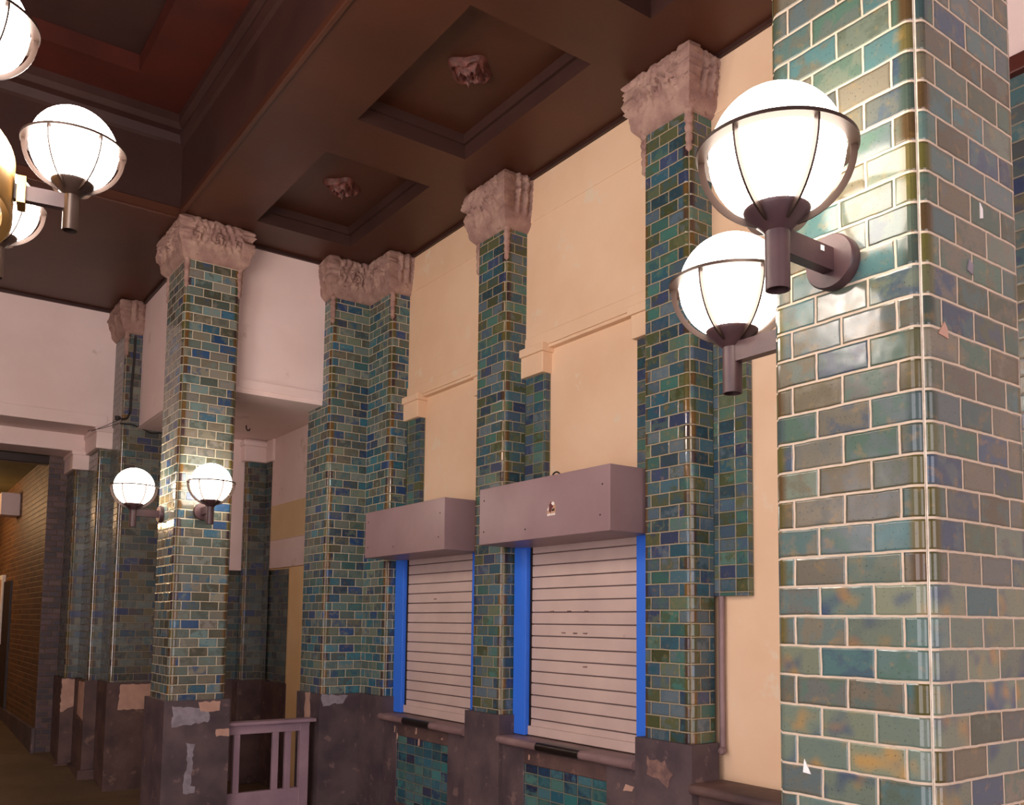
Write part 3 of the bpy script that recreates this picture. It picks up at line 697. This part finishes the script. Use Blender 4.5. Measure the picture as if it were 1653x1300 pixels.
# ------------------------------------------------------------------ ticket counters under the shutters
def counter(y0, y1, label, inset=True, zt=1.025, metal=None, name='ticket_counter', smat='sill'):
    t = thing(name, label, 'counter', (3.95, (y0 + y1) / 2, 0), 'ticket counters along the right wall')
    # ledge with rounded nosing
    mb = MB(); prof = [(XW + .03, zt)] + [(3.85 - .03 * math.sin(a), zt - .03 + .03 * math.cos(a)) for a in [PI * k / 8 for k in range(9)]] + [(XW + .03, zt - .06)]
    mb.grid([[(x, y0, z), (x, y1, z)] for x, z in prof], smat); mb.face([(x, y0, z) for x, z in prof], smat); mb.face([(x, y1, z) for x, z in prof][::-1], smat)
    mb.build('ledge', t, smooth=40)
    if metal:
        mb = MB(); pr = [(3.85 - .0325 * math.sin(a), zt - .03 + .0325 * math.cos(a)) for a in [PI * k / 8 for k in range(9)]]
        mb.grid([[(x, metal[0], z), (x, metal[1], z)] for x, z in [(3.93, zt + .0025)] + pr], 'steel'); mb.build('metal_edging', t, smooth=40)['label'] = 'dark shiny metal edging strip'
    # stone front frame and tile inset
    iy0, iy1, iz0, iz1 = y0 + .30, y1 - .27, .27, zt - .175
    mb = MB()
    if inset:
        mb.box(3.88, XW, y0, iy0, 0, zt - .06, 'stone'); mb.box(3.88, XW, iy1, y1, 0, zt - .06, 'stone')
        mb.box(3.88, XW, iy0, iy1, iz1, zt - .06, 'stone2'); mb.box(3.88, XW, iy0, iy1, 0, iz0, 'stone2')
    else: mb.box(3.90, XW, y0, y1, 0, zt - .06, 'stone2')
    mb.build('stone_front', t, bevel=.006)
    if inset:
        mb = MB(); mb.box(3.886, XW - .01, iy0 + .001, iy1 - .001, iz0 + .001, iz1 - .001, 'square'); mb.build('tile_inset', t)
    return t
c1 = counter(4.11, 5.58, 'stone ticket counter with square blue tiles below the right shutter', metal=(4.63, 5.10))
c2 = counter(6.06, 7.50, 'stone ticket counter with small square tiles below the left shutter', metal=(6.58, 7.04))
counter(2.13, 3.64, 'dark brown stone ledge running from the dark pilaster behind the nearest pillar', False, zt=.955, name='window_ledge', smat='stone2')


for k, (yy, zz, w_, h_, who) in enumerate(((7.27, .90, .012, .03, c2), (7.22, .84, .01, .03, c2), (6.88, .92, .012, .03, c2), (6.83, .83, .014, .035, c2), (6.45, .90, .02, .008, c2), (4.20, .84, .05, .02, c1), (5.24, .90, .01, .02, c1))):
    blob_patch(who, 'paint_chip', 'patch', (3.88, yy, zz), (0, -1, 0), (0, 0, 1), (-1, 0, 0), [(-w_, -h_), (w_ * .6, -h_ * .7), (w_, h_ * .8), (-w_ * .5, h_)], .002, .004, 70 + k)
# ------------------------------------------------------------------ gate
t = thing('low_gate', 'low mauve painted wooden gate with slats beside the two-lamp pillar', 'gate', (3.0, 8.03, 0))
mb = MB(); mb.box(2.61, 3.43, 7.955, 8.10, .925, .955, 'rail'); mb.build('top_rail', t, bevel=.006)
mb = MB(); mb.box(2.61, 3.38, 8.0, 8.05, .845, .925, 'rail'); mb.build('upper_rail', t, bevel=.004)
mb = MB(); mb.box(2.61, 3.38, 8.0, 8.05, .10, .335, 'rail'); mb.build('lower_panel', t, bevel=.004)
mb = MB(); mb.box(3.292, 3.38, 7.995, 8.055, .0, .925, 'rail'); mb.build('end_post', t, bevel=.004)
for x in (2.685, 3.039, 3.156):
    mb = MB(); mb.box(x, x + .055, 8.005, 8.045, .335, .845, 'rail'); mb.build('baluster', t, bevel=.003)
mb = MB(); mb.box(2.61, 2.625, 8.005, 8.045, .0, .845, 'rail'); mb.build('hinge_post', t, bevel=.003)

# ------------------------------------------------------------------ lamps
def ico(mb, c, r, mat, seg=40, rings=24):
    mb.lathe([(max(1e-4, r * math.sin(PI * k / rings)), -r * math.cos(PI * k / rings)) for k in range(rings + 1)], c, mat, seg)
R_G, R_O = .168, .200
def globe_head(par, c, az=0.0, sub=False, metal='lampm', postm='lampm', seg=40, gm='globe'):
    """globe, washer ring, ribs, cup and open post; c = globe centre"""
    x, y, z = c
    mb = MB(); ico(mb, c, R_G, gm, seg); mb.build('globe', par, smooth=180)['label'] = 'glowing white opal globe'
    metal_ring = 'post'
    mb = MB(); mb.lathe([(R_G + .003, .0), (R_O, .0), (R_O, .010), (R_G + .003, .010), (R_G + .003, .0)], c, metal_ring, 64); mb.build('cage_ring', par, smooth=30)
    ribs = []
    for k in range(6):
        a = az + PI / 6 + k * PI / 3; mb = MB(); ca, sa = math.cos(a), math.sin(a); rows = []
        for j in range(15):
            ph = math.radians(-3 + 78 * j / 14); row = []
            for rr, tt in ((R_G + .010, -.0028), (R_G + .027, -.0028), (R_G + .027, .0028), (R_G + .010, .0028)):
                px, pz = rr * math.cos(ph), -rr * math.sin(ph)
                row.append((x + px * ca - tt * sa, y + px * sa + tt * ca, z + pz))
            rows.append(row)
        mb.grid(rows, metal_ring, True); ribs.append(mb)
    if sub:
        big = MB()
        for b in ribs:
            o = len(big.v); big.v += b.v; big.f += [[i + o for i in f] for f in b.f]; big.uv += b.uv; big.ed += b.ed; big.mi += [big.m(metal_ring)] * len(b.f)
        big.build('cage_ribs', par)
    else:
        for b in ribs: b.build('cage_rib', par)
    mb = MB(); mb.lathe([(.001, -.205), (.03, -.205), (.045, -.19), (.080, -.158), (.083, -.148), (.06, -.160), (.001, -.16)], c, metal, 32); mb.build('cup', par, smooth=40)
    mb = MB(); mb.lathe([(.001, -.20), (.031, -.20), (.031, -.352), (.027, -.352), (.027, -.30), (.001, -.30)], c, postm, 24); mb.build('post', par, smooth=40)
def beam_box(mb, a, b, wd, ht, mat):
    a, b = Vector(a), Vector(b); d = (b - a).normalized(); s = d.cross(Vector((0, 0, 1))).normalized() * wd / 2; u = Vector((0, 0, ht / 2))
    A = [a - s - u, a + s - u, a + s + u, a - s + u]; B = [b - s - u, b + s - u, b + s + u, b - s + u]
    mb.face(A[::-1], mat); mb.face(B, mat)
    for i in range(4): j = (i + 1) % 4; mb.face([A[i], A[j], B[j], B[i]], mat)
def wall_lamp(p, n, label, L=.246, zg=.224):
    """p on the wall; n outward normal"""
    t = thing('globe_wall_lamp', label, 'wall lamp', p, 'caged globe wall lamps')
    p = Vector(p); n = Vector(n)
    mb = MB(); ax = 'X' if abs(n.x) > .5 else 'Y'; sg = n.x + n.y
    mb.lathe([(.001, -.002 * sg), (.072, -.002 * sg), (.074, .03 * sg), (.070, .036 * sg), (.001, .036 * sg)], p, 'lampm', 40, ax); mb.build('backplate', t, smooth=40)
    mb = MB(); beam_box(mb, p + n * .03, p + n * (L - .02), .034, .062, 'lampm'); mb.build('arm', t, bevel=.002)
    c = p + n * L + Vector((0, 0, zg)); globe_head(t, c, math.atan2(-c.y, -c.x))
    return t
w1 = wall_lamp((2.033, 1.392, EYE + .962), (-1, 0, 0), 'large globe lamp nearest the viewer, on the left face of the sage pillar')
mb = MB(); mb.box(2.033 - .092, 2.033 - .078, 1.392 - .0185, 1.392 - .0165, EYE + .972, EYE + .986, 'white'); mb.build('white_sticker', w1)
w2 = wall_lamp((2.19, 1.617, EYE + .865), (0, 1, 0), 'globe lamp half hidden behind the sage pillar, below the largest globe', L=.27)
w3 = wall_lamp((2.09, 8.377, EYE + .931), (-1, 0, 0), 'globe lamp on the left face of the far tiled pillar')
w4 = wall_lamp((2.308, 7.95, EYE + .933), (0, -1, 0), 'globe lamp on the front face of the far tiled pillar')

# chandelier
cx, cy, zc = -.45, 4.2, EYE + 1.95
t = thing('chandelier', 'brass ring chandelier with glowing caged globes hanging at the left edge', 'chandelier', (cx, cy, zc - .35))
RD = .84
mb = MB(); mb.lathe([(RD - .03, EYE + 1.62), (RD, EYE + 1.60), (RD + .008, EYE + 1.61), (RD + .008, EYE + 1.84), (RD - .01, EYE + 1.85), (RD - .02, EYE + 1.84), (RD - .02, EYE + 1.62)], (cx, cy, 0), 'gold', 96); mb.build('ring_drum', t, smooth=40)['label'] = 'wide brass ring'
mb = MB(); mb.lathe([(RD - .022, EYE + 1.70), (RD - .2, EYE + 1.74), (RD - .35, EYE + 1.76), (.05, EYE + 1.78)], (cx, cy, 0), 'diff', 64); mb.build('diffuser', t, smooth=60)
for k in range(8):
    a = math.radians(-9 + 45 * k + 22.5); x, y = cx + .68 * math.cos(a), cy + .68 * math.sin(a)
    mb = MB(); ico(mb, (x, y, EYE + 1.69), .06, 'diffw', 20, 12); mb.build('inner_bulb', t, smooth=180)
mb = MB(); mb.tube([(cx, cy, EYE + 1.78), (cx, cy, HI + .14)], .03, 'gold', 16); mb.build('stem', t, smooth=60)
mb = MB(); mb.lathe([(.001, HI + .04), (.06, HI + .05), (.12, HI + .12), (.12, HI + .149)], (cx, cy, 0), 'gold', 32); mb.build('ceiling_rose', t, smooth=40)
for k in range(8):
    a = math.radians(-9 + 45 * k); d = Vector((math.cos(a), math.sin(a), 0)); c0 = Vector((cx, cy, EYE + 1.715))
    mb = MB(); beam_box(mb, c0 + d * (RD + .005), c0 + d * 1.03, .036, .062, 'lampm'); mb.face(*[[c0 + d * (RD + .01) + Vector((0, 0, .05)) + Vector((-d.y, d.x, 0)) * s for s in (.05, -.05)] + [c0 + d * (RD + .01) + Vector((0, 0, -.06)) + Vector((-d.y, d.x, 0)) * s for s in (-.05, .05)], 'gold'])
    q = c0 + d * (RD + .02); s = Vector((-d.y, d.x, 0)) * .05; u = Vector((0, 0, .055)); e = d * .03
    A = [q - s - u, q + s - u, q + s + u, q - s + u]; B = [p + e for p in A]
    for i in range(4): j = (i + 1) % 4; mb.face([A[i], A[j], B[j], B[i]], 'gold')
    mb.face(B, 'gold')
    arm = mb.build('arm', t)
    g_ = c0 + d * 1.055 + Vector((0, 0, .235)); globe_head(arm, tuple(g_), math.atan2(-g_.y, -g_.x), True, 'post', 'post', 32, 'globec')

# ------------------------------------------------------------------ small things
def rosette(x, y, label):
    mb = MB(); rows = []; z0 = CEIL + .165
    for a in range(24):
        q = a / 23; row = []
        for j in range(56):
            an = 2 * PI * j / 56; R_ = .145 * (1 + .16 * math.cos(4 * an)) * q
            h = .075 * (1 - q) ** .4 * (1 if q < .99 else 0) * (.65 + .35 * math.cos(q * 15 + .8 * math.sin(an * 4)))
            h += (.035 * noise.noise(Vector((q * 7 * math.cos(an), q * 7 * math.sin(an), x))) + .02 * abs(math.cos(an * 2.5))) * math.sin(PI * min(1, q + .1))
            row.append((x + R_ * math.cos(an), y + R_ * math.sin(an), z0 - max(.001, h) if q < .97 else z0 + .002))
        rows.append(row)
    mb.grid(rows, 'rose', True); o = mb.build('ceiling_rosette', smooth=50, loc=(x, y, z0))
    tag(o, label, 'rosette', 'carved rosettes in the coffers')
rosette(3.06, 6.90, 'carved dark red rosette in the farther ceiling coffer, nearer the corner')
rosette(3.05, 4.87, 'carved dark red rosette in the nearer ceiling coffer')
mb = MB(); mb.tube([(3.21, 9.55, LINT), (3.21, 9.55, LINT - .03), (3.225, 9.55, LINT - .055), (3.245, 9.55, LINT - .05), (3.25, 9.55, LINT - .03)], .008, 'steel')
tag(mb.build('hook', smooth=60), 'small dark hook in the pink soffit above the gate', 'hook')
# cable on the second pillar, and the two thin wires from it
mb = MB(); pts = [(2.25, 10.492, 5.0), (2.245, 10.49, 4.7), (2.235, 10.49, 4.45), (2.232, 10.488, 4.25), (2.23, 10.486, 4.13), (2.20, 10.483, 4.06), (2.15, 10.48, 4.04), (2.10, 10.47, 4.06), (2.09, 10.47, 4.03)]
mb.tube(pts, .012, 'wire'); mb.lathe([(.001, -.03), (.028, -.02), (.028, .02), (.001, .03)], (2.10, 10.465, 4.045), 'wire', 12)
tag(mb.build('cable', smooth=60), 'black cable running down the brown-edged pillar on the left', 'cable')
mb = MB(); mb.tube([(2.13, 10.47, 3.99), (2.25, 10.487, 4.0), (2.36, 10.487, 3.97), (2.45, 10.487, 3.93), (2.58, 10.487, 3.95)], .009, 'wire')
tag(mb.build('cable', smooth=60), 'black cable running across the brown-edged pillar below the lintel', 'cable')
mb = MB(); mb.tube([(2.12, 10.47, 4.03), (2.02, 10.7, 3.985), (1.93, 10.95, 3.955)], .0035, 'wire'); mb.tube([(2.12, 10.47, 3.99), (2.0, 10.75, 3.965), (1.9, 10.97, 3.96)], .0035, 'wire')
tag(mb.build('wire', smooth=60), 'two thin wires stretching left from the black cable to the far lintel', 'wire')
# dark steel beam over the passage, poster, doorway, fitting
mb = MB(); mb.box(-3.6, 1.9, 12.11, 12.25, 3.71, 3.815, 'steel'); tag(mb.build('steel_beam', bevel=.008), 'dark steel beam under the passage ceiling behind the far lintel', 'beam')
mb = MB(); mb.box(1.66, 1.70, 14.85, 15.6, .3, 2.39, 'void'); struct('door_1', mb)
t = thing('framed_notice', 'white framed notice on the passage brick wall beside the dark door', 'notice', (1.66, 16.2, 1.9))
mb = MB(); mb.box(1.645, 1.69, 15.7, 16.9, 1.45, 2.50, 'white'); mb.build('frame', t, bevel=.004)
mb = MB(); mb.box(1.640, 1.69, 15.77, 16.83, 1.52, 2.43, 'tan'); mb.build('sheet', t)
mb = MB(); mb.box(1.45, 1.69, 14.5, 14.9, 3.30, 3.62, 'pplaster'); tag(mb.build('wall_box', bevel=.01), 'pale boxy casing high on the passage wall at the left edge', 'casing')

# passage lamp (left of the frame)
t = thing('passage_lamp', 'plain globe lamp under the passage ceiling', 'ceiling lamp', (.3, 15.5, 3.79))
mb = MB(); ico(mb, (.3, 15.5, 3.52), .15, emit('warm_passage_glass', (1, .60, .30), 40), 24, 14); mb.build('globe', t, smooth=180)
mb = MB(); mb.tube([(.3, 15.5, 3.66), (.3, 15.5, 3.83)], .02, 'steel'); mb.build('stem', t)

# ------------------------------------------------------------------ world, camera, colour management
w = bpy.data.worlds.new('World'); scene.world = w; w.use_nodes = True
bg = w.node_tree.nodes['Background']; bg.inputs[0].default_value = (1.0, .89, .93, 1); bg.inputs[1].default_value = 2.4

F, CX, CY = 1450.4, 852.3, 886.9
yaw, pit, rol = .6335, .0818, .0107
f = Vector((math.sin(yaw) * math.cos(pit), math.cos(yaw) * math.cos(pit), math.sin(pit)))
r = Vector((math.cos(yaw), -math.sin(yaw), 0)); u = r.cross(f)
c, s = math.cos(rol), math.sin(rol)
R3, U3 = c * r + s * u, -s * r + c * u
cam = bpy.data.cameras.new('camera'); co = bpy.data.objects.new('camera', cam); col.objects.link(co)
co.matrix_world = Matrix(((R3.x, U3.x, -f.x, 0), (R3.y, U3.y, -f.y, 0), (R3.z, U3.z, -f.z, EYE), (0, 0, 0, 1)))
cam.sensor_width = 36; cam.lens = F / 1653 * 36; cam.shift_x = (826.5 - CX) / 1653; cam.shift_y = (CY - 650) / 1653
cam.clip_start = .05
scene.camera = co
vs = scene.view_settings; vs.view_transform = 'Standard'; vs.look = 'None'; vs.gamma = 1; vs.exposure = .95; vs.use_curve_mapping = False
